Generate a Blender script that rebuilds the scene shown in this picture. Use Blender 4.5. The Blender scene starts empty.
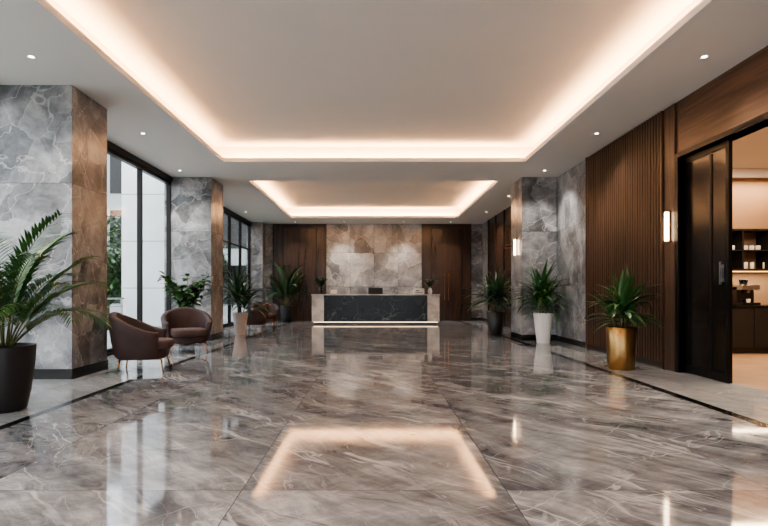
import bpy, math, random
from mathutils import Vector, Matrix
random.seed(7)
S=bpy.context.scene
S.view_settings.exposure=0.52
try: S.view_settings.look='AgX - Medium High Contrast'
except Exception: pass
CAMH=1.2; H=4.05; F=512.0
# ---------------------------------------------------------------- node helpers
def lin(c):
    return tuple(((v/255)/12.92 if v/255<=0.04045 else ((v/255+0.055)/1.055)**2.4) for v in c)+(1,)
def newmat(name):
    m=bpy.data.materials.new(name); m.use_nodes=True
    nt=m.node_tree; b=nt.nodes["Principled BSDF"]
    return m,nt,b
def setin(nt,sock,v):
    if isinstance(v,bpy.types.NodeSocket): nt.links.new(v,sock)
    elif v is not None: sock.default_value=v
def M(nt,op,a,b=None,c=None,clamp=False):
    n=nt.nodes.new('ShaderNodeMath'); n.operation=op; n.use_clamp=clamp
    for i,v in enumerate((a,b,c)):
        if v is not None: setin(nt,n.inputs[i],v)
    return n.outputs[0]
def VM(nt,op,a,b=None,scale=None):
    n=nt.nodes.new('ShaderNodeVectorMath'); n.operation=op
    setin(nt,n.inputs[0],a)
    if b is not None: setin(nt,n.inputs[1],b)
    if scale is not None: n.inputs['Scale'].default_value=scale
    return n.outputs[0]
def noise(nt,vec,scale,detail=4,rough=0.55,dist=0.0,out=0):
    n=nt.nodes.new('ShaderNodeTexNoise'); setin(nt,n.inputs['Vector'],vec)
    n.inputs['Scale'].default_value=scale; n.inputs['Detail'].default_value=detail
    n.inputs['Roughness'].default_value=rough; n.inputs['Distortion'].default_value=dist
    return n.outputs[out]
def maprange(nt,v,a,b,c=0.0,d=1.0):
    n=nt.nodes.new('ShaderNodeMapRange'); n.interpolation_type='SMOOTHSTEP'
    setin(nt,n.inputs['Value'],v)
    for k,x in zip(('From Min','From Max','To Min','To Max'),(a,b,c,d)): n.inputs[k].default_value=x
    return n.outputs['Result']
def ramp(nt,v,stops):
    n=nt.nodes.new('ShaderNodeValToRGB'); setin(nt,n.inputs[0],v)
    e=n.color_ramp.elements
    e[0].position,e[0].color=stops[0]; e[1].position,e[1].color=stops[-1]
    for p,c in stops[1:-1]:
        x=e.new(p); x.color=c
    return n.outputs[0]
def mix(nt,f,a,b,mode='MIX'):
    n=nt.nodes.new('ShaderNodeMix'); n.data_type='RGBA'; n.blend_type=mode
    setin(nt,n.inputs[0],f); setin(nt,n.inputs[6],a); setin(nt,n.inputs[7],b)
    return n.outputs[2]
def mapping(nt,vec,rot=(0,0,0),scale=(1,1,1)):
    n=nt.nodes.new('ShaderNodeMapping'); setin(nt,n.inputs['Vector'],vec)
    n.inputs['Rotation'].default_value=rot; n.inputs['Scale'].default_value=scale
    return n.outputs[0]
def coords(nt): 
    return nt.nodes.new('ShaderNodeTexCoord').outputs['Object']
def rotstretch(nt,vec,rz,scale):
    return mapping(nt,mapping(nt,vec,(0,0,rz)),(0,0,0),scale)
def vein(nt,vec,scale,w,detail=3,dist=0.3,rough=0.5):
    n=noise(nt,vec,scale,detail,rough,dist)
    a=M(nt,'ABSOLUTE',M(nt,'SUBTRACT',n,0.5))
    return maprange(nt,a,0.0,w,1.0,0.0)
def panels(nt,co,size,axes,jw,shift=(0.137,0.137,0.0)):
    pc=VM(nt,'ADD',co,shift)
    d=VM(nt,'DIVIDE',pc,size)
    fl=VM(nt,'FLOOR',d)
    wn=nt.nodes.new('ShaderNodeTexWhiteNoise'); wn.noise_dimensions='3D'; nt.links.new(fl,wn.inputs['Vector'])
    off=VM(nt,'SCALE',wn.outputs['Color'],scale=23.0)
    co2=VM(nt,'ADD',co,off)
    fr=VM(nt,'FRACTION',d)
    sp=nt.nodes.new('ShaderNodeSeparateXYZ'); nt.links.new(fr,sp.inputs[0])
    j=None
    for ax in axes:
        f=sp.outputs[ax]
        e=M(nt,'MULTIPLY',M(nt,'MINIMUM',f,M(nt,'SUBTRACT',1.0,f)),float(size[ax]))
        k=M(nt,'LESS_THAN',e,jw)
        j=k if j is None else M(nt,'MAXIMUM',j,k)
    return co2,j,wn.outputs['Value']
def marble(name,dark,mid,light,veinc,scale=1.0,size=(100,100,1.35),axes=(2,),jw=0.004,rough=0.14,shift=(50.1,50.1,0.0),vs=1.0,cell=0.3,spec=0.5,ew=0.016):
    m,nt,b=newmat(name)
    co=coords(nt)
    c2,j,rv=panels(nt,co,size,axes,jw,shift)
    dn=noise(nt,c2,1.5*scale,4,0.6,out=1)
    dv=VM(nt,'ADD',c2,VM(nt,'SCALE',VM(nt,'SUBTRACT',dn,(0.5,0.5,0.5)),scale=0.30/scale))
    sv=mapping(nt,mapping(nt,dv,(0.5,0.6,0.3)),(0,0,0),(1,2.1,1))
    vo=nt.nodes.new('ShaderNodeTexVoronoi'); vo.inputs['Scale'].default_value=1.5*scale; nt.links.new(sv,vo.inputs['Vector'])
    sep=nt.nodes.new('ShaderNodeSeparateColor'); nt.links.new(vo.outputs['Color'],sep.inputs[0])
    ve=nt.nodes.new('ShaderNodeTexVoronoi'); ve.feature='DISTANCE_TO_EDGE'; ve.inputs['Scale'].default_value=1.5*scale; nt.links.new(sv,ve.inputs['Vector'])
    cl=noise(nt,dv,2.0*scale,10,0.70,0.3)
    tone=M(nt,'ADD',M(nt,'MULTIPLY',sep.outputs[0],cell),M(nt,'MULTIPLY',cl,1.3))
    tone=M(nt,'SUBTRACT',tone,0.15+cell*0.5)
    col=ramp(nt,tone,[(0.25,lin(dark)),(0.5,lin(mid)),(0.78,lin(light))])
    edge=maprange(nt,ve.outputs['Distance'],0.0,ew,1.0,0.0)
    sv2=mapping(nt,mapping(nt,dv,(1.1,0.2,0.9)),(0,0,0),(1,1,2.6))
    v2=vein(nt,sv2,0.9*scale,0.009,3,0.2)
    brk=maprange(nt,noise(nt,c2,1.6*scale,3),0.42,0.62)
    vv=M(nt,'MAXIMUM',M(nt,'MULTIPLY',edge,M(nt,'ADD',M(nt,'MULTIPLY',brk,0.6),0.15)),M(nt,'MULTIPLY',v2,0.55))
    vv=M(nt,'MULTIPLY',vv,vs)
    col=mix(nt,vv,col,lin(veinc))
    col=mix(nt,M(nt,'MULTIPLY',j,0.75),col,lin((50,46,43)))
    nt.links.new(col,b.inputs['Base Color']); b.inputs['Roughness'].default_value=rough; b.inputs['Specular IOR Level'].default_value=spec
    return m
def simple(name,c,rough=0.5,metal=0.0,var=0.06,scale=8.0,bump=0.0,**kw):
    m,nt,b=newmat(name)
    co=coords(nt); n=noise(nt,co,scale,4)
    col=mix(nt,n,lin([max(0,v*(1-var*2)) for v in c]),lin([min(255,v*(1+var*2)) for v in c]))
    nt.links.new(col,b.inputs['Base Color']); b.inputs['Roughness'].default_value=rough; b.inputs['Metallic'].default_value=metal
    if bump:
        bp=nt.nodes.new('ShaderNodeBump'); bp.inputs['Strength'].default_value=bump; bp.inputs['Distance'].default_value=0.004
        nt.links.new(noise(nt,co,scale*25,3),bp.inputs['Height']); nt.links.new(bp.outputs[0],b.inputs['Normal'])
    for k,v in kw.items(): b.inputs[k].default_value=v
    return m
def wood(name,c1,c2,scl=(14,14,0.7),rough=0.38):
    m,nt,b=newmat(name)
    co=mapping(nt,coords(nt),(0,0,0),scl)
    n=noise(nt,co,1.0,8,0.62,0.6); n2=noise(nt,co,4.0,5,0.6)
    t=M(nt,'ADD',M(nt,'MULTIPLY',n,0.75),M(nt,'MULTIPLY',n2,0.25))
    col=ramp(nt,t,[(0.36,lin(c1)),(0.64,lin(c2))])
    nt.links.new(col,b.inputs['Base Color']); b.inputs['Roughness'].default_value=rough
    return m
def emis(name,c,s):
    m,nt,b=newmat(name)
    b.inputs['Base Color'].default_value=(0.8,0.8,0.8,1)
    b.inputs['Emission Color'].default_value=(*c,1); b.inputs['Emission Strength'].default_value=s
    return m
def glass(name,tint=(0.9,0.95,0.95)):
    m=bpy.data.materials.new(name); m.use_nodes=True; nt=m.node_tree; nt.nodes.clear()
    o=nt.nodes.new('ShaderNodeOutputMaterial'); t=nt.nodes.new('ShaderNodeBsdfTransparent'); t.inputs[0].default_value=(*tint,1)
    g=nt.nodes.new('ShaderNodeBsdfGlossy'); g.inputs['Roughness'].default_value=0.01
    lw=nt.nodes.new('ShaderNodeLayerWeight'); lw.inputs[0].default_value=0.5
    f=M(nt,'ADD',M(nt,'MULTIPLY',M(nt,'POWER',lw.outputs['Facing'],5.0),0.9),0.06)
    x=nt.nodes.new('ShaderNodeMixShader'); nt.links.new(f,x.inputs[0]); nt.links.new(t.outputs[0],x.inputs[1]); nt.links.new(g.outputs[0],x.inputs[2])
    nt.links.new(x.outputs[0],o.inputs[0]); return m
# ---------------------------------------------------------------- floor material
def floor_mat():
    m,nt,b=newmat('polished_marble_floor')
    co=coords(nt)
    c2,j,rv=panels(nt,co,(1.6,1.6,100),(0,1),0.0035,(0.8,0.1,50.0))
    dn=noise(nt,c2,0.8,4,0.55,out=1)
    dv=VM(nt,'ADD',c2,VM(nt,'SCALE',VM(nt,'SUBTRACT',dn,(0.5,0.5,0.5)),scale=0.5))
    cl=noise(nt,rotstretch(nt,dv,0.8,(0.6,2.8,1)),1.1,12,0.72,0.3)
    cl2=noise(nt,rotstretch(nt,dv,-0.4,(0.9,1.7,1)),2.4,10,0.72,0.3)
    t=M(nt,'ADD',M(nt,'MULTIPLY',cl,0.65),M(nt,'MULTIPLY',cl2,0.35))
    t=M(nt,'ADD',t,M(nt,'MULTIPLY',M(nt,'SUBTRACT',rv,0.5),0.04))
    col=ramp(nt,t,[(0.35,lin((62,64,68))),(0.45,lin((110,112,116))),(0.54,lin((146,149,152))),(0.66,lin((204,206,208)))])
    v1=vein(nt,rotstretch(nt,dv,0.8,(0.25,1.9,1)),0.9,0.012,4,0.2)
    v2=vein(nt,rotstretch(nt,dv,-0.6,(0.3,1.6,1)),1.2,0.005,4,0.2)
    v3=vein(nt,rotstretch(nt,dv,0.5,(0.3,2.4,1)),1.0,0.016,4,0.2)
    v4=vein(nt,rotstretch(nt,dv,1.1,(0.3,2.0,1)),1.9,0.006,4,0.2)
    vb=maprange(nt,noise(nt,c2,1.1,3),0.38,0.6,0.2,1.0)
    col=mix(nt,M(nt,'MULTIPLY',v3,M(nt,'MULTIPLY',vb,0.5)),col,lin((52,54,57)))
    col=mix(nt,M(nt,'MULTIPLY',M(nt,'MAXIMUM',M(nt,'MAXIMUM',v1,v2),M(nt,'MULTIPLY',v4,0.7)),M(nt,'MULTIPLY',vb,0.62)),col,lin((222,224,226)))
    sp=nt.nodes.new('ShaderNodeSeparateXYZ'); nt.links.new(co,sp.inputs[0]); x=sp.outputs[0]
    outL=M(nt,'LESS_THAN',x,-3.32); outR=M(nt,'GREATER_THAN',x,3.55)
    out=M(nt,'MAXIMUM',outL,outR)
    col=mix(nt,M(nt,'MULTIPLY',out,0.55),col,lin((176,176,175)))
    sL=M(nt,'LESS_THAN',M(nt,'ABSOLUTE',M(nt,'ADD',x,3.30)),0.05)
    sR=M(nt,'LESS_THAN',M(nt,'ABSOLUTE',M(nt,'SUBTRACT',x,3.52)),0.06)
    col=mix(nt,M(nt,'MULTIPLY',j,0.7),col,lin((56,55,54)))
    col=mix(nt,M(nt,'MAXIMUM',sL,sR),col,lin((26,25,24)))
    nt.links.new(col,b.inputs['Base Color'])
    rn=maprange(nt,cl,0.3,0.7,0.04,0.08); nt.links.new(rn,b.inputs['Roughness'])
    b.inputs['IOR'].default_value=1.68
    return m
# ---------------------------------------------------------------- mesh builder
class MB:
    def __init__(s): s.v=[]; s.f=[]; s.m=[]; s.s=[]
    def face(s,idx,m,sm=False): s.f.append(idx); s.m.append(m); s.s.append(sm)
    def box(s,x0,x1,y0,y1,z0,z1,m=0):
        n=len(s.v)
        s.v+=[(x0,y0,z0),(x1,y0,z0),(x1,y1,z0),(x0,y1,z0),(x0,y0,z1),(x1,y0,z1),(x1,y1,z1),(x0,y1,z1)]
        for q in ((0,3,2,1),(4,5,6,7),(0,1,5,4),(1,2,6,5),(2,3,7,6),(3,0,4,7)): s.face([n+i for i in q],m)
    def quad(s,pts,m=0):
        n=len(s.v); s.v+=pts; s.face([n,n+1,n+2,n+3],m)
    def lathe(s,prof,cx=0,cy=0,seg=40,m=0,smooth=True,caps=True):
        n=len(s.v)
        for r,z in prof:
            for i in range(seg):
                a=2*math.pi*i/seg; s.v.append((cx+r*math.cos(a),cy+r*math.sin(a),z))
        for k in range(len(prof)-1):
            for i in range(seg):
                i2=(i+1)%seg
                s.face([n+k*seg+i,n+k*seg+i2,n+(k+1)*seg+i2,n+(k+1)*seg+i],m,smooth)
        if caps:
            s.face([n+i for i in range(seg)][::-1],m); q=n+(len(prof)-1)*seg; s.face([q+i for i in range(seg)],m)
    def tube(s,pts,r0,r1=None,seg=8,m=0):
        r1=r0 if r1 is None else r1; n=len(s.v); K=len(pts)
        for k,p in enumerate(pts):
            p=Vector(p); d=(Vector(pts[min(k+1,K-1)])-Vector(pts[max(k-1,0)])).normalized()
            u=d.cross(Vector((0.13,0.21,0.97)) if abs(d.z)<0.9 else Vector((1,0,0))).normalized(); w=d.cross(u)
            r=r0+(r1-r0)*k/max(1,K-1)
            for i in range(seg):
                a=2*math.pi*i/seg; s.v.append(tuple(p+u*r*math.cos(a)+w*r*math.sin(a)))
        for k in range(K-1):
            for i in range(seg):
                i2=(i+1)%seg; s.face([n+k*seg+i,n+k*seg+i2,n+(k+1)*seg+i2,n+(k+1)*seg+i],m,True)
        s.face([n+i for i in range(seg)][::-1],m); q=n+(K-1)*seg; s.face([q+i for i in range(seg)],m)
    def blade(s,p,d,L,W,droop=0.1,seg=6,m=0,fold=0.25,peak=0.35):
        p=Vector(p); d=Vector(d).normalized(); n=len(s.v)
        for k in range(seg+1):
            t=k/seg
            w=W*0.5*((t/peak)**0.6 if t<peak else max(0.0,(1-((t-peak)/(1-peak))**1.8)))
            w=max(w,0.0008)
            sd=d.cross(Vector((0,0,1)));
            if sd.length<0.05: sd=Vector((1,0,0))
            sd.normalize(); up=sd.cross(d)
            s.v+= [tuple(p+sd*w+up*w*fold),tuple(p),tuple(p-sd*w+up*w*fold)]
            p=p+d*(L/seg); d=(d-Vector((0,0,droop))).normalized()
        for k in range(seg):
            a=n+k*3; s.face([a,a+1,a+4,a+3],m,True); s.face([a+1,a+2,a+5,a+4],m,True)
    def limit(s,xm=None,xM=None,ym=None,yM=None):
        def lo(v,l):
            if l is None or v>l*0.6: return v
            return l*(0.6+0.4*math.tanh((v/l-0.6)/0.4))
        def hi(v,l):
            if l is None or v<l*0.6: return v
            return l*(0.6+0.4*math.tanh((v/l-0.6)/0.4))
        s.v=[(hi(lo(x,xm),xM),hi(lo(y,ym),yM),z) for x,y,z in s.v]
    def obj(s,name,mats,loc=(0,0,0),rz=0.0,bevel=0,parent=None,sub=0):
        me=bpy.data.meshes.new(name); me.from_pydata(s.v,[],s.f)
        for mt in mats: me.materials.append(mt)
        me.polygons.foreach_set('material_index',s.m); me.polygons.foreach_set('use_smooth',s.s); me.update()
        o=bpy.data.objects.new(name,me); S.collection.objects.link(o); o.location=loc; o.rotation_euler=(0,0,rz)
        if bevel:
            b=o.modifiers.new('bevel','BEVEL'); b.width=bevel; b.segments=3; b.limit_method='ANGLE'; b.angle_limit=0.7
        if parent: o.parent=parent
        return o
def empty(name,loc=(0,0,0),rz=0):
    e=bpy.data.objects.new(name,None); S.collection.objects.link(e); e.location=loc; e.rotation_euler=(0,0,rz); return e
# ---------------------------------------------------------------- materials
m_floor=floor_mat()
m_col=marble('grey_marble',(76,77,79),(124,125,127),(172,173,174),(214,214,213),1.05,rough=0.28,vs=0.75,cell=0.30,ew=0.012,spec=0.4)
m_back=marble('feature_marble',(104,102,101),(148,146,144),(192,190,187),(222,219,216),0.75,(1.0,100,1.42),(0,2),0.006,0.2,(0.0,50.1,0.0),0.75,0.42,ew=0.013)
m_blk=marble('black_marble',(6,8,8),(12,15,15),(28,33,32),(150,155,151),1.0,(1.17,100,100),(0,),0.003,0.18,(0.0,50.1,50.0),0.55,spec=0.25,ew=0.014)
m_lite=marble('pale_stone',(150,146,141),(180,176,171),(205,201,196),(225,221,217),1.4,(100,100,100),(2,),0.0,0.2,(50,50,50))
m_ceil=simple('ceiling_plaster',(228,224,220),0.85,var=0.006,scale=0.8)
m_wood=wood('walnut_slat',(46,32,25),(88,63,48))
m_woodp=wood('walnut_panel',(46,32,25),(90,65,49),(9,9,0.5))
m_woodk=wood('dark_walnut_door',(36,24,18),(74,52,39),(9,9,0.5),rough=0.24)
m_woodh=wood('walnut_panel_fascia',(52,37,28),(98,72,54),(5,0.6,12))
m_wdark=simple('slat_recess',(22,16,13),0.6)
m_frame=simple('dark_bronze_frame',(28,26,25),0.35,0.6)
m_base=simple('dark_skirting',(30,28,27),0.25)
m_bronze=simple('brushed_bronze',(150,104,62),0.28,1.0)
m_gold=simple('brushed_gold',(158,126,82),0.3,1.0,var=0.04,scale=3)
m_glass=glass('window_glass',(0.92,0.95,0.95)); m_glasst=glass('tinted_fill_window_glass',(0.70,0.73,0.75))  # tinted pane belongs to the added fill window behind the camera
m_velvet=simple('taupe_velvet',(62,47,46),0.75,var=0.08,scale=5,bump=0.15)
m_piping=simple('seat_velvet',(78,61,59),0.8,var=0.06,scale=5,bump=0.15)
m_potblk=simple('black_ceramic',(24,25,27),0.42,var=0.05)
m_potwht=simple('white_ceramic',(226,223,219),0.35,var=0.02)
m_potpnk=simple('blush_ceramic',(200,188,182),0.45,var=0.03)
m_soil=simple('potting_soil',(44,33,25),0.95,var=0.2,scale=40)
m_lf=simple('leaf_deep_green',(50,84,42),0.42,var=0.22,scale=6)
m_lf2=simple('leaf_mid_green',(58,92,46),0.42,var=0.22,scale=6)
m_lf3=simple('leaf_dark_green',(40,70,44),0.38,var=0.2,scale=6)
m_stem=simple('plant_stem',(92,94,56),0.6)
m_led=emis('warm_led',(1.0,0.72,0.45),16.0)
m_led2=emis('plinth_led',(1.0,0.62,0.33),2.6)
m_disc=emis('downlight_lens',(1.0,0.86,0.7),10.0)
m_white=simple('matte_white',(225,222,216),0.5,var=0.01)
m_screen=simple('black_screen',(10,10,12),0.12,var=0.0)
m_conc=simple('pale_render',(230,231,231),0.8,var=0.03,scale=1.5)
m_pave=simple('terrace_paving',(160,160,158),0.7,var=0.08,scale=2)
m_bldg=simple('neighbour_facade',(160,163,163),0.8,var=0.06,scale=1)
m_steel=simple('satin_steel',(150,150,150),0.3,1.0)
m_pfloor=simple('pantry_floor',(160,132,108),0.25,var=0.06,scale=2)
m_pwall=simple('pantry_wall',(132,108,88),0.6,var=0.03,scale=2)
# ---------------------------------------------------------------- room shell
XL,XR,YB,YF=-5.0,4.55,21.5,-3.0
b=MB(); b.box(XL-0.45,XR+0.2,YF-0.2,YB+0.2,-0.15,0.0); b.obj('floor',[m_floor])
UP=4.45; W=0.26
C1=(-3.3,3.3,-1.5,11.2); C2=(-3.2,3.2,13.15,19.7)
b=MB()
def soffit(x0,x1,y0,y1): b.box(x0,x1,y0,y1,H,H+0.03)
xs=XL-0.45; xe=XR+0.2
soffit(xs,C1[0],YF-0.2,YB+0.2) ; soffit(C1[1],xe,YF-0.2,YB+0.2)
soffit(C1[0],C1[1],YF-0.2,C1[2]); soffit(C1[0],C1[1],C1[3],C2[2]); soffit(C1[0],C1[1],C2[3],YB+0.2)
soffit(C1[0],C2[0],C2[2],C2[3]); soffit(C2[1],C1[1],C2[2],C2[3])
for (x0,x1,y0,y1) in (C1,C2):
    t=0.025; lz=H+0.085
    b.box(x0-t,x0,y0-t,y1+t,H+0.03,lz); b.box(x1,x1+t,y0-t,y1+t,H+0.03,lz)
    b.box(x0,x1,y0-t,y0,H+0.03,lz); b.box(x0,x1,y1,y1+t,H+0.03,lz)
    X0,X1,Y0,Y1=x0-W,x1+W,y0-W,y1+W
    b.box(X0-0.05,X0,Y0-0.05,Y1+0.05,H+0.03,UP); b.box(X1,X1+0.05,Y0-0.05,Y1+0.05,H+0.03,UP)
    b.box(X0,X1,Y0-0.05,Y0,H+0.03,UP); b.box(X0,X1,Y1,Y1+0.05,H+0.03,UP)
b.box(XL-0.45,XR+0.2,YF-0.2,YB+0.2,UP,UP+0.1)
b.obj('ceiling',[m_ceil])
b=MB(); b.box(XL-0.2,XR+0.2,YB,YB+0.2,0,H,0); b.box(-2.0,2.0,YB-0.06,YB,0,H,1)
b.box(XL,-4.24,YB-0.04,YB,0,0.12,2); b.box(4.07,XR,YB-0.04,YB,0,0.12,2)
b.obj('wall_back',[m_col,m_back,m_base])
b=MB(); b.box(XL-0.45,-4.6,YF-0.2,YF,0,H); b.box(4.2,XR+0.2,YF-0.2,YF,0,H); b.box(-4.6,4.2,YF-0.2,YF,3.8,H); b.obj('wall_front',[m_woodp])
b=MB()
for i in range(7):
    x=-4.6+8.8*i/6; b.box(max(-4.6,x-0.03),min(4.2,x+0.03),YF-0.14,YF-0.06,0.06,3.74,0)
b.box(-4.6,4.2,YF-0.14,YF-0.06,0,0.06,0); b.box(-4.6,4.2,YF-0.14,YF-0.06,3.74,3.8,0); b.box(-4.6,4.2,YF-0.13,YF-0.07,2.5,2.56,0)
b.quad([(-4.6,YF-0.1,0.06),(4.2,YF-0.1,0.06),(4.2,YF-0.1,3.74),(-4.6,YF-0.1,3.74)],1)
b.obj('fill_window',[m_frame,m_glasst])  # unseen glazing added behind the camera to bring in soft fill daylight
def backdoor(name,x0,x1):
    b=MB(); y=YB-0.05; T=3.86
    b.box(x0,x1,y,YB,0,H,0)
    w=(x1-x0)
    b.box(x0,x0+0.04,y-0.03,y,0,H,1); b.box(x1-0.04,x1,y-0.03,y,0,H,1)
    d0=x0+w*0.2; d1=x1-w*0.2; mid=(d0+d1)/2
    b.box(d0-0.03,d0,y-0.04,y,0,T,1); b.box(d1,d1+0.03,y-0.04,y,0,T,1); b.box(d0-0.03,d1+0.03,y-0.04,y,T,T+0.04,1)
    b.box(d0+0.01,mid-0.006,y-0.03,y,0.01,T-0.01,2); b.box(mid+0.006,d1-0.01,y-0.03,y,0.01,T-0.01,2)
    for sx in (-0.09,0.07): b.box(mid+sx,mid+sx+0.022,y-0.08,y-0.055,0.85,2.0,3); b.box(mid+sx,mid+sx+0.022,y-0.06,y-0.02,0.9,0.93,3); b.box(mid+sx,mid+sx+0.022,y-0.06,y-0.02,1.92,1.95,3)
    b.obj(name,[m_woodk,m_wdark,m_woodk,m_bronze])
backdoor('door_2',-4.24,-2.0); backdoor('door_3',2.0,4.07)
DO0,DO1,DH=4.7,7.62,3.2
b=MB()
b.box(XR,XR+0.2,YF-0.2,DO0,0,H,1); b.box(XR,XR+0.2,DO0,DO1,DH,H,2); b.box(XR,XR+0.2,DO1,10.85,0,H,1)
b.box(XR,XR+0.2,10.85,YB+0.2,0,H,0)
b.box(XR-0.02,XR,10.85,13,0,0.12,3); b.box(XR-0.02,XR,13.9,15.2,0,0.12,3); b.box(XR-0.02,XR,20.2,YB-0.05,0,0.12,3)
b.obj('wall_right',[m_col,m_woodp,m_woodh,m_base])
b=MB(); 
b.box(XR-0.012,XR-0.001,7.98,10.8,0.1,H-0.02,1)
y=8.0
while y<10.76:
    b.box(XR-0.06,XR-0.011,y,y+0.045,0.1,H-0.02,0); y+=0.083
b.box(XR-0.07,XR-0.001,10.8,10.85,0,H-0.01,0)
b.box(XR-0.05,XR-0.001,7.98,10.8,0,0.1,1)
b.obj('slatted_wall_panel',[m_wood,m_wdark])
b=MB(); b.box(XR-0.03,XR-0.001,7.70,7.975,0,H-0.01,0); b.obj('trim_1',[m_woodp],bevel=0.003)
b=MB(); t=0.08
b.box(XR-0.03,XR+0.21,DO1,DO1+t-0.005,0,DH+0.07,0); b.box(XR-0.03,XR+0.21,DO0-t,DO0,0,DH+0.07,0); b.box(XR-0.03,XR+0.21,DO0,DO1,DH,DH+0.07,0)
b.obj('door_frame',[m_frame])
b=MB()
for a,c,hy in ((6.67,7.60,6.78),(4.72,5.6,5.49)):
    x0,x1=4.62,4.67
    b.box(x0,x1,a,a+0.06,0.01,DH-0.01,0); b.box(x0,x1,c-0.06,c,0.01,DH-0.01,0)
    b.box(x0,x1,a+0.06,c-0.06,0.01,0.12,0); b.box(x0,x1,a+0.06,c-0.06,DH-0.1,DH-0.01,0)
    mid=a+0.36 if a>6 else c-0.36
    b.box(x0,x1,mid-0.02,mid+0.02,0.12,DH-0.1,0)
    b.box(x0+0.012,x1-0.012,a+0.06,c-0.06,0.12,DH-0.1,1)
    b.box(x0-0.012,x0,hy-0.035,hy+0.035,1.33,1.57,2); b.box(x0-0.045,x0-0.025,hy-0.012,hy+0.012,1.3,1.6,2); b.box(x0-0.03,x0,hy-0.01,hy+0.01,1.35,1.38,2); b.box(x0-0.03,x0,hy-0.01,hy+0.01,1.52,1.55,2)
m_dpan=simple('smoked_door_panel',(30,25,23),0.2,0.2,var=0.1,scale=2)
b.obj('door_1',[m_frame,m_dpan,m_steel])
b=MB(); x=XR
b.box(x-0.04,x-0.001,15.2,20.2,0,H-0.01,0)
for q in (15.2,16.45,17.7,18.95,20.14): b.box(x-0.07,x-0.04,q,q+0.06,0,H-0.01,1)
b.box(x-0.065,x-0.04,16.6,17.6,2.7,2.76,2); b.box(x-0.09,x-0.04,17.45,17.48,0.9,1.5,2)
b.obj('wood_wall_panel',[m_woodk,m_wdark,m_bronze])
b=MB()
b.box(XL-0.45,XL-0.24,YF,7.04,0,0.05,0); b.box(XL-0.45,XL-0.24,YF,7.04,3.93,H,0)
b.box(XL-0.2,XL,7.99,YB,0,0.05,0); b.box(XL-0.2,XL,7.99,YB,3.93,H,0); b.obj('wall_left',[m_frame])
def window(name,y0,y1,n,rails=(2.9,),dx=0.0):
    b=MB(); x0,x1=XL-0.14-dx,XL-0.04-dx
    for i in range(n+1):
        yy=y0+(y1-y0)*i/n; b.box(x0,x1,max(y0,yy-0.03),min(y1,yy+0.03),0.05,3.93,0)
    b.box(x0,x1,y0,y1,0.05,0.11,0); b.box(x0,x1,y0,y1,3.86,3.93,0)
    for r in rails: b.box(x0+0.02,x1-0.02,y0,y1,r,r+0.045,0)
    xg=XL-0.09-dx
    b.quad([(xg,y0,0.08),(xg,y1,0.08),(xg,y1,3.9),(xg,y0,3.9)],1)
    b.obj(name,[m_frame,m_glass])
window('window_1',-3.0,7.05,6,(),0.24)
window('window_2',7.98,12.7,3,())
window('window_3',13.7,20.9,5,(2.9,))
def column(name,x0,x1,y0,y1,m=m_col):
    b=MB(); b.box(x0,x1,y0,y1,0,H-0.001,0)
    e=0.012; b.box(x0-e,x1+e,y0-e,y1+e,0,0.14,1)
    b.obj(name,[m,m_base])
column('marble_column',-5.45,-4.16,7.05,7.98)
column('marble_column',-5.2,-4.04,12.7,13.7)
column('marble_column',3.67,4.53,12.7,13.7)
b=MB(); b.box(XL-0.2,-4.55,20.9,YB-0.001,0,H-0.001,0); b.obj('trim_2',[m_col])
# ---------------------------------------------------------------- pantry
b=MB(); b.box(4.75,8.7,3.3,10.8,-0.15,0.0); b.obj('floor_pantry',[m_pfloor])
b=MB(); b.box(4.75,8.7,10.6,10.8,0,3.6); b.obj('wall_pantry_back',[m_pwall])
b=MB(); b.box(8.5,8.7,3.3,10.6,0,3.6); b.obj('wall_pantry_side',[m_pwall])
b=MB(); b.box(4.75,8.7,3.1,3.3,0,3.6); b.obj('wall_pantry_front',[m_pwall])
b=MB(); b.box(4.75,8.7,3.1,10.8,3.6,3.7); b.box(4.75,8.5,9.9,9.95,3.42,3.6); b.obj('ceiling_pantry',[m_ceil])
b=MB()
b.box(5.2,8.45,9.98,10.58,0,0.09,1); b.box(5.2,8.45,9.93,10.58,0.09,0.9,0)
for i in range(6): b.box(5.2+i*0.54+0.01,5.2+(i+1)*0.54-0.01,9.915,9.93,0.12,0.88,0)
b.box(5.18,8.47,9.9,10.59,0.9,0.94,2); b.obj('pantry_counter',[m_wdark,m_base,m_blk],bevel=0.003)
b=MB()
b.box(5.2,8.45,10.2,10.59,1.62,1.66,0); b.box(5.2,8.45,10.2,10.59,2.42,2.46,0)
for i in range(7): x=5.2+i*0.535; b.box(x,x+0.03,10.2,10.59,1.66,2.42,0)
b.box(5.2,8.45,10.56,10.59,1.66,2.42,1); b.box(5.2,8.45,10.22,10.59,2.02,2.04,0)
b.box(5.2,8.45,10.3,10.34,1.605,1.62,2)  # added glowing strip, goes with the fill lamp under the shelf
for i in range(24):
    x=5.3+i*0.13; 
    if (i%4)!=3: b.lathe([(0.03,1.665),(0.038,1.68),(0.036,1.8),(0.032,1.8),(0.03,1.69)],x,10.35,12,3)
    if (i%4)!=0: b.lathe([(0.035,2.042),(0.042,2.06),(0.045,2.13),(0.03,2.14)],x,10.36,12,3)
b.obj('pantry_shelf_cabinet',[m_wdark,m_pwall,m_led2,m_white])
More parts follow.
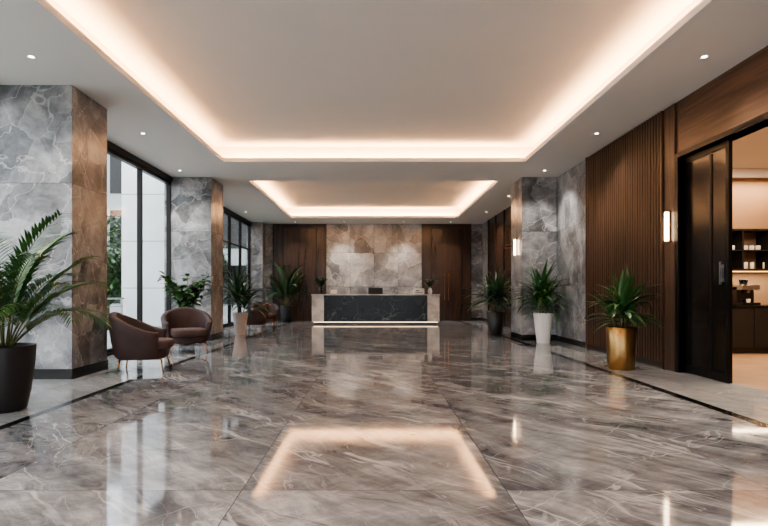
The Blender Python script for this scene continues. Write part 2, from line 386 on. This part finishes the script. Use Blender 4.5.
def coffee(x):
    b=MB()
    b.box(-0.17,0.17,-0.18,0.18,0.0,0.05,0); b.box(-0.17,0.17,0.0,0.18,0.05,0.36,0); b.box(-0.17,0.17,-0.16,0.18,0.30,0.40,1)
    b.lathe([(0.025,0.24),(0.03,0.30)],0,-0.08,16,1); b.lathe([(0.03,0.05),(0.038,0.12),(0.033,0.12)],0,-0.08,16,2); b.lathe([(0.06,0.40),(0.08,0.50),(0.07,0.51)],0,0.06,20,0)
    b.obj('coffee_machine',[m_screen,m_steel,m_white],(x,10.2,0.942),bevel=0.006)
coffee(7.40)
b=MB()
b.lathe([(0.07,0),(0.08,0.01),(0.075,0.12),(0.05,0.2),(0.045,0.22),(0.02,0.24),(0.015,0.26),(0.02,0.27)],0,0,28,0)
b.tube([(0.06,0,0.17),(0.12,0,0.17),(0.125,0,0.08),(0.075,0,0.05)],0.008,0.008,8,1); b.tube([(-0.06,0,0.14),(-0.11,0,0.19),(-0.13,0,0.2)],0.012,0.007,8,0)
b.obj('kettle',[m_steel,m_screen],(7.02,10.2,0.942))
# ---------------------------------------------------------------- exterior
b=MB(); b.box(-40,XL-0.45,-30,50,-0.2,-0.02); b.box(XL-0.45,40,-30,YF-0.2,-0.2,-0.02); b.obj('terrace_ground',[m_pave])
b=MB(); b.box(-7.0,-5.7,14.2,15.3,-0.02,5.2,0); b.box(-7.05,-5.65,14.15,15.35,-0.02,0.25,1)
for z in (1.3,2.6,3.9): b.box(-7.005,-5.695,14.195,15.305,z,z+0.02,1)
b.obj('exterior_pier',[m_conc,m_pave])
b=MB(); b.box(-30,-5.4,27,29,-0.02,9,0)
for k in range(3):
    for i in range(12): b.box(-29.5+i*1.95,-28.1+i*1.95,26.95,27.0,0.6+k*2.9,2.6+k*2.9,1)
b.obj('neighbour_building',[m_bldg,m_screen])
b=MB()
for i in range(14): b.box(-6.92,-6.88,1+i*1.0-0.02,1+i*1.0+0.02,-0.02,1.0,0)
b.box(-6.93,-6.87,0.9,14.1,1.0,1.05,0); b.box(-6.91,-6.89,0.9,14.1,0.55,0.57,0); b.box(-6.91,-6.89,0.9,14.1,0.8,0.82,0)
b.obj('terrace_railing',[m_steel])
def tree(x,y,h,r,sd):
    rnd=random.Random(sd); b=MB(); b.tube([(0,0,0),(0.05,0.02,h*0.4),(0,0.05,h*0.75)],0.11,0.05,10,0)
    for i in range(7):
        a=i*0.9; b.tube([(0,0,h*0.4+i*0.1),(r*0.5*math.cos(a),r*0.5*math.sin(a),h*0.6+i*0.12)],0.04,0.015,6,0)
    for i in range(1800):
        u=Vector((rnd.gauss(0,1),rnd.gauss(0,1),rnd.gauss(0,1))).normalized()*r*(rnd.random()**0.4)
        p=Vector((0,0,h*0.68))+Vector((u.x,u.y,u.z*1.0))
        b.blade(p,(rnd.uniform(-1,1),rnd.uniform(-1,1),rnd.uniform(-.6,.5)),0.24,0.12,0.1,2,1)
    b.obj('tree',[m_stem,m_lf],(x,y,-0.02))
tree(-8.6,16.4,2.6,0.9,1); tree(-10.6,19.5,4.2,1.5,2); tree(-7.9,22.5,4.0,1.4,3); tree(-9.5,10,3.4,1.2,4); tree(-6.3,19.0,3.0,0.9,5)
# ---------------------------------------------------------------- reception desk
b=MB()
b.box(-2.2,2.32,19.0,19.7,0.0,0.10,3)
b.box(-2.24,2.36,18.97,18.985,0.07,0.095,4)
b.box(-2.30,-1.85,18.92,19.8,0.10,1.08,1); b.box(1.97,2.42,18.92,19.8,0.10,1.08,1)
b.box(-1.85,1.97,18.90,19.1,0.10,1.05,0)
b.box(-1.85,1.97,19.1,19.8,0.70,0.74,2)
b.box(-2.32,2.44,18.86,19.2,1.08,1.12,1)
b.box(-1.85,1.97,18.93,19.1,1.05,1.08,3)
b.obj('reception_desk',[m_blk,m_lite,m_woodp,m_base,m_led2])
def monitor(x,y,z,rz):
    b=MB(); b.box(-0.27,0.27,-0.012,0.012,0.30,0.62,0); b.box(-0.255,0.255,0.012,0.014,0.315,0.605,1)
    b.box(-0.02,0.02,-0.035,-0.012,0.01,0.46,0); b.box(-0.1,0.1,-0.09,0.08,0,0.012,0)
    b.obj('computer_monitor',[m_frame,m_screen],(x,y,z),rz,bevel=0.003)
monitor(0.06,19.45,0.742,0.0)
b=MB(); b.box(-0.2,0.2,-0.15,0.15,0,0.16,0); b.box(-0.19,0.19,-0.16,0.13,0.16,0.21,0); b.box(-0.14,0.14,-0.19,-0.15,0.05,0.07,1); b.box(-0.12,0.0,-0.155,-0.15,0.11,0.14,1)
b.obj('printer',[m_white,m_screen],(1.66,19.03,1.122),0,bevel=0.01)
def vase(x,y,z,kind,sd,k0=1.0):
    rnd=random.Random(sd); b=MB()
    b.lathe([(0.05,0),(0.075,0.03),(0.085,0.12),(0.05,0.22),(0.035,0.26),(0.042,0.29),(0.034,0.285),(0.028,0.24)],0,0,24,0)
    for i in range(26):
        a=rnd.random()*6.28; e=rnd.uniform(0.7,2.2); L=rnd.uniform(0.14,0.38)*k0
        d=Vector((math.cos(a),math.sin(a),e)).normalized(); p1=Vector((0,0,0.25)); p2=p1+d*L
        b.tube([p1,(p1+p2)/2+Vector((0,0,0.01)),p2],0.004,0.003,5,1)
        for k in range(7):
            a2=rnd.random()*6.28; b.blade(p2-d*0.03*k,(math.cos(a2),math.sin(a2),0.4),0.14*k0,0.065,0.1,4,1)
        if i%3==0:
            for k in range(7):
                a2=k*0.9; b.blade(p2,(math.cos(a2),math.sin(a2),0.7),0.05,0.035,0.15,3,2)
    b.obj('flower_vase',[m_screen if kind else m_potwht,m_lf3,m_white],(x,y,z))
vase(-1.98,19.02,1.122,1,5,1.15); vase(2.08,19.02,1.122,0,6,1.0)
b=MB(); b.box(-0.13,0.13,-0.09,0.09,0,0.012,0); b.box(-0.12,0.12,0.02,0.03,0.012,0.16,1); b.obj('sign_holder',[m_bronze,m_white],(-1.5,19.02,1.122))
# ---------------------------------------------------------------- armchairs
def armchair(x,y,rz,hb=0.86):
    e=empty('armchair',(x,y,0),rz)
    b=MB(); A=math.radians(128); n=40
    rings=[]
    for k in range(n+1):
        t=-A+2*A*k/n; phi=math.pi+t
        u=abs(t)/A
        top=0.60+(hb-0.60)*(0.5+0.5*math.cos(math.pi*min(1,u*1.0)))**0.85
        ends=1.0
        if u>0.94: ends=1-((u-0.94)/0.06)**2*0.45
        zb=0.20
        def pt(r,z,):
            c,s_=math.cos(phi),math.sin(phi); q=2.6
            k2=(abs(c)**q+abs(s_)**q)**(-1/q)
            fl=0.80+0.20*min(1,(z-zb)/0.45)**0.7
            return (0.46*r*k2*c*fl, 0.49*r*k2*s_*fl, z)
        T=0.22*ends; tz=(top-zb)
        prof=[(0.96,zb),(1.0,zb+0.03),(1.0,zb+tz*0.35),(1.0,zb+tz*0.7),(1.0,top-0.035),(1-T*0.18,top-0.008),(1-T*0.5,top),(1-T*0.82,top-0.008),(1-T,top-0.035),(1-T,zb+tz*0.6),(1-T,zb+tz*0.3),(1-T,zb)]
        if ends<1: prof=[(r+(1-ends)*-0.08,z) for r,z in prof]
        rings.append([pt(r,z) for r,z in prof])
    for rg in rings: b.v+=rg
    P=len(rings[0])
    for k in range(n):
        for i in range(P):
            i2=(i+1)%P; b.face([k*P+i,k*P+i2,(k+1)*P+i2,(k+1)*P+i][::-1],0,True)
    b.face(list(range(P)),0); b.face([n*P+i for i in range(P)][::-1],0)
    b.obj('shell',[m_velvet],parent=e)
    def pad(name,z0,z1,sx,sy,ox,mat,rr):
        b=MB(); seg=40; pf=[(0.90,z0),(0.98,z0+rr*0.5),(1.0,z0+rr),(1.0,z1-rr),(0.98,z1-rr*0.35),(0.9,z1-rr*0.05),(0.6,z1+0.006),(0.02,z1+0.012)]
        for r,z in pf:
            for i in range(seg):
                a=2*math.pi*i/seg; c,s_=math.cos(a),math.sin(a); q=3.4; k2=(abs(c)**q+abs(s_)**q)**(-1/q)
                b.v.append((ox+sx*r*k2*c,sy*r*k2*s_,z))
        for k in range(len(pf)-1):
            for i in range(seg):
                i2=(i+1)%seg; b.face([k*seg+i,k*seg+i2,(k+1)*seg+i2,(k+1)*seg+i],0,True)
        b.face(list(range(seg))[::-1],0); b.face([(len(pf)-1)*seg+i for i in range(seg)],0)
        b.obj(name,[mat],parent=e)
    pad('seat_base',0.19,0.33,0.33,0.34,0.03,m_velvet,0.03)
    pad('seat_cushion',0.325,0.47,0.36,0.35,0.07,m_piping,0.05)
    for i,(lx,ly) in enumerate(((0.30,0.30),(0.30,-0.30),(-0.27,0.27),(-0.27,-0.27))):
        b=MB(); b.tube([(lx,ly,0.22),(lx*1.12,ly*1.12,0.0)],0.014,0.009,10,0); b.obj('leg_%d'%(i+1),[m_bronze],parent=e)
    b=MB()
    b.tube([(0.30,0.30,0.195),(0.30,-0.30,0.195)],0.010,0.010,8,0); b.tube([(-0.27,0.27,0.195),(-0.27,-0.27,0.195)],0.010,0.010,8,0)
    b.tube([(0.30,0.30,0.195),(-0.27,0.27,0.195)],0.010,0.010,8,0); b.tube([(0.30,-0.30,0.195),(-0.27,-0.27,0.195)],0.010,0.010,8,0)
    b.obj('rail',[m_bronze],parent=e)
armchair(-3.56,7.9,math.radians(14),0.90)
armchair(-3.76,10.3,math.radians(-62),0.88)
armchair(-3.75,16.0,math.radians(185)); armchair(-3.75,17.6,math.radians(-75))
# ---------------------------------------------------------------- plants
def pot(b,rb,rt,h,style,m=0,ms=1):
    if style=='round': prof=[(rb*0.9,0),(rb,0.015),(rb+(rt-rb)*0.45,h*0.3),(rb+(rt-rb)*0.85,h*0.7),(rt,h-0.02),(rt,h),(rt-0.025,h),(rt-0.03,h-0.05)]
    else: prof=[(rb*0.97,0),(rb,0.01),(rt,h-0.008),(rt-0.006,h),(rt-0.02,h),(rt-0.024,h-0.05)]
    b.lathe(prof,0,0,48,m,True,False)
    n=len(b.v); b.v+=[(rb*0.9*math.cos(i*math.pi/12),rb*0.9*math.sin(i*math.pi/12),0.0) for i in range(24)]; b.face(list(range(n,n+24))[::-1],m)
    b.lathe([(rt-0.022,h-0.05),(rt*0.5,h-0.035),(0.01,h-0.03)],0,0,24,ms,True,True)
def palm(x,y,rb,rt,h,top,spread,potm,sd,nf=18,style='round',lmat=m_lf2,name='potted_palm',lim={},lw=0.032,e0=50):
    rnd=random.Random(sd); b=MB(); pot(b,rb,rt,h,style)
    HH=top-h
    for i in range(nf):
        a=i*2.399+rnd.uniform(-.2,.2); f=i/(nf-1)
        e=math.radians(88-e0*f+rnd.uniform(-5,5)); L=HH*(1.10-0.22*f)*rnd.uniform(0.88,1.06)
        p=Vector((0.05*math.cos(a),0.05*math.sin(a),h-0.04)); hd=Vector((math.cos(a),math.sin(a),0)); K=16
        pts=[p.copy()]; ee=e; bend=math.radians(62+34*f+rnd.uniform(-8,8))/K
        for k in range(K):
            p=p+(hd*math.cos(ee)+Vector((0,0,math.sin(ee))))*(L/K); ee-=bend*(0.25+1.6*k/K); pts.append(p.copy())
        b.tube(pts,0.009,0.002,6,2)
        for k in range(4,K+1):
            for sub in (0,0.5):
                if k==K and sub: continue
                pp=pts[k] if not sub else (pts[k]+pts[k+1])/2
                dd=(pts[min(k+1,K)]-pts[k-1]).normalized(); sd_=dd.cross(Vector((0,0,1)))
                if sd_.length<1e-3: sd_=Vector((1,0,0))
                sd_.normalize(); u=(k+sub-4)/(K-4)
                LL=spread*(0.34+0.66*math.sin(math.pi*min(1,0.18+0.72*u)))*0.62
                for sg in (-1,1):
                    d=dd*0.85+sd_*sg*0.85+Vector((0,0,0.12+rnd.uniform(-.08,.08)))
                    b.blade(pp,d,LL*rnd.uniform(.88,1.08),lw,0.13,5,3,0.2,0.3)
        b.blade(pts[-1],pts[-1]-pts[-2],0.16*spread,0.025,0.1,4,3)
    b.limit(**lim)
    b.obj(name,[potm,m_soil,m_stem,lmat],(x,y,0))
def dracaena(x,y,rb,rt,h,top,spread,potm,sd,n=60,style='cone',lmat=m_lf,name='potted_dracaena',W=0.05,heads=3,lim={},droop=0.10):
    rnd=random.Random(sd); b=MB(); pot(b,rb,rt,h,style); HH=top-h
    hs=[]
    for k in range(heads):
        a=k*2.1+rnd.random(); r=0.05+0.03*rnd.random(); zt=h+HH*(0.14+0.26*k/max(1,heads-1))
        p=Vector((r*math.cos(a),r*math.sin(a),h-0.04)); q=Vector((r*1.8*math.cos(a),r*1.8*math.sin(a),zt))
        b.tube([p,(p+q)/2,q],0.016,0.012,8,2); hs.append(q)
    for i in range(n):
        q=hs[i%heads]; f=(i//heads)/(n/heads)
        a=i*2.399+rnd.uniform(-.25,.25); e=math.radians(82-72*f+rnd.uniform(-8,8))
        L=spread*rnd.uniform(0.85,1.15)
        L=min(L,(top-q.z)*1.3/max(0.35,math.sin(e)))
        d=Vector((math.cos(a)*math.cos(e),math.sin(a)*math.cos(e),math.sin(e)))
        b.blade(q+Vector((0,0,-0.08*f)),d,L,W*rnd.uniform(.85,1.15),droop+0.07*rnd.random(),9,3,0.35,0.38)
    b.limit(**lim)
    b.obj(name,[potm,m_soil,m_stem,lmat],(x,y,0))
def ficus(x,y,rb,rt,h,top,spread,potm,sd,n=300,lmat=m_lf2,name='potted_ficus',lim={}):
    rnd=random.Random(sd); b=MB(); pot(b,rb,rt,h,'cone'); HH=top-h
    for i in range(13):
        a=i*2.399; r=spread*rnd.uniform(0.35,0.95); zt=h+HH*rnd.uniform(0.5,0.92)
        q=Vector((r*math.cos(a),r*math.sin(a),zt)); p=Vector((0.03*math.cos(a),0.03*math.sin(a),h-0.04))
        mid=(p+q)/2+Vector((0,0,0.08)); b.tube([p,mid,q],0.011,0.005,6,2)
        for k in range(n//13):
            u=rnd.uniform(0.3,1.0); c=(mid.lerp(q,(u-.5)*2) if u>.5 else p.lerp(mid,u*2)); a2=rnd.random()*6.28
            d=Vector((math.cos(a2),math.sin(a2),rnd.uniform(-0.1,0.9)))
            b.blade(c,d,rnd.uniform(0.18,0.28),rnd.uniform(0.10,0.14),0.16,5,3,0.2,0.45)
    b.limit(**lim)
    b.obj(name,[potm,m_soil,m_stem,lmat],(x,y,0))
palm(-3.76,5.2,0.20,0.28,0.66,1.98,0.56,m_potblk,11,26,name='potted_areca_palm',lim=dict(xm=-1.15,xM=0.68),lw=0.036,e0=44)
ficus(-4.25,11.6,0.17,0.22,0.62,1.78,0.72,m_potblk,3,n=340,lim=dict(xm=-0.68,yM=0.9))
dracaena(-3.75,14.35,0.13,0.22,0.62,1.85,0.92,m_potpnk,21,90,W=0.085,lmat=m_lf3,name='potted_cordyline',lim=dict(ym=-0.6))
palm(-3.5,20.5,0.2,0.25,0.66,2.45,0.70,m_potblk,8,18,lmat=m_lf3,name='potted_kentia_palm',lim=dict(yM=0.85,xm=-0.7,xM=0.7),lw=0.05,e0=42)
dracaena(3.40,14.35,0.18,0.25,0.66,1.8,0.92,m_potblk,5,90,W=0.085,lmat=m_lf3,name='potted_yucca',lim=dict(ym=-0.6,xM=1.0))
dracaena(4.0,12.1,0.15,0.23,0.70,1.82,0.88,m_potwht,9,84,W=0.085,lmat=m_lf,lim=dict(yM=0.55,xM=0.5))
dracaena(3.86,8.0,0.19,0.22,0.66,1.46,0.60,m_gold,13,80,W=0.10,lmat=m_lf,heads=4,name='potted_cast_iron_plant',lim=dict(xM=0.58))
# ---------------------------------------------------------------- lamps
def sconce(x,y,z0,z1):
    b=MB(); b.box(x-0.02,x,y-0.04,y+0.04,z0-0.02,z1+0.02,0); b.box(x-0.06,x-0.02,y-0.022,y+0.022,z0,z1,1)
    b.box(x-0.065,x-0.018,y-0.026,y+0.026,z0-0.02,z0,0); b.box(x-0.065,x-0.018,y-0.026,y+0.026,z1,z1+0.02,0)
    b.obj('wall_sconce',[m_bronze,m_led])
sconce(XR-0.031,7.84,1.98,2.42); sconce(3.67,13.2,2.15,2.55)
WARM=(1.0,0.91,0.82)
def area(name,loc,rot,sx,sy,P,col=WARM,spread=math.pi):
    l=bpy.data.lights.new(name,'AREA'); l.shape='RECTANGLE'; l.size=sx; l.size_y=sy; l.energy=P; l.color=col; l.spread=spread
    o=bpy.data.objects.new(name,l); S.collection.objects.link(o); o.location=loc; o.rotation_euler=rot; return o
COVE=(1.0,0.55,0.26)
def cove(C,p):
    x0,x1,y0,y1=C; z=H+0.045; q=0.10; A=math.radians(145)
    area('cove_led_strip',(x0-q,(y0+y1)/2,z),(0,A,0),0.05,(y1-y0),p*(y1-y0),COVE)
    area('cove_led_strip',(x1+q,(y0+y1)/2,z),(0,-A,0),0.05,(y1-y0),p*(y1-y0),COVE)
    area('cove_led_strip',((x0+x1)/2,y0-q,z),(-A,0,0),(x1-x0),0.05,p*(x1-x0),COVE)
    area('cove_led_strip',((x0+x1)/2,y1+q,z),(A,0,0),(x1-x0),0.05,p*(x1-x0),COVE)
cove(C1,16.5); cove(C2,16.5)
def downlight(x,y,P=130,ang=110,z=H):
    b=MB(); b.lathe([(0.055,-0.004),(0.05,-0.008),(0.04,-0.003),(0.04,-0.001)],0,0,24,0,True,False); b.lathe([(0.028,-0.004),(0.028,-0.002)],0,0,24,1)
    o=b.obj('downlight',[m_white,m_disc],(x,y,z))
    l=bpy.data.lights.new('downlight_beam','SPOT'); l.energy=P; l.color=WARM; l.spot_size=math.radians(ang); l.spot_blend=0.8; l.shadow_soft_size=0.05
    s=bpy.data.objects.new('downlight_beam',l); S.collection.objects.link(s); s.parent=o; s.location=(0,0,-0.03)
for yy in (0.5,3.3,6.2,9.2,12.0,15.2,18.2):
    downlight(-4.55 if yy in (12.0,15.2,18.2) else -4.15,yy); downlight(4.0,yy)
for xx in (-3.2,-1.2,1.2,3.1): downlight(xx,20.75,170,90)
area('pantry_ceiling_light',(6.6,7.5,3.58),(0,0,0),1.6,3.0,220,(1,0.78,0.56))
area('pantry_cove_led',(6.8,10.25,3.5),(0,0,0),3.2,0.1,90,(1,0.7,0.42))
area('counter_fill_light',(6.8,10.3,1.59),(0,0,0),3.1,0.04,30,(1,0.76,0.5))  # lamp added under the shelf to brighten the coffee machine area
# ---------------------------------------------------------------- world
w=bpy.data.worlds.new('overcast_sky'); S.world=w; w.use_nodes=True; nt=w.node_tree
bg=nt.nodes['Background']; tc=nt.nodes.new('ShaderNodeTexCoord'); sp=nt.nodes.new('ShaderNodeSeparateXYZ'); nt.links.new(tc.outputs['Generated'],sp.inputs[0])
nt.links.new(ramp(nt,sp.outputs[2],[(0.0,(0.86,0.88,0.91,1)),(0.5,(0.78,0.83,0.90,1))]),bg.inputs[0]); bg.inputs[1].default_value=3.5
# ---------------------------------------------------------------- camera
c=bpy.data.cameras.new('camera'); c.sensor_fit='HORIZONTAL'; c.sensor_width=36; c.lens=36*F/768
c.shift_x=10/768; c.shift_y=29/768; c.clip_start=0.05; c.clip_end=200
o=bpy.data.objects.new('camera',c); S.collection.objects.link(o); o.location=(0,0,CAMH); o.rotation_euler=(math.pi/2,0,0); S.camera=o
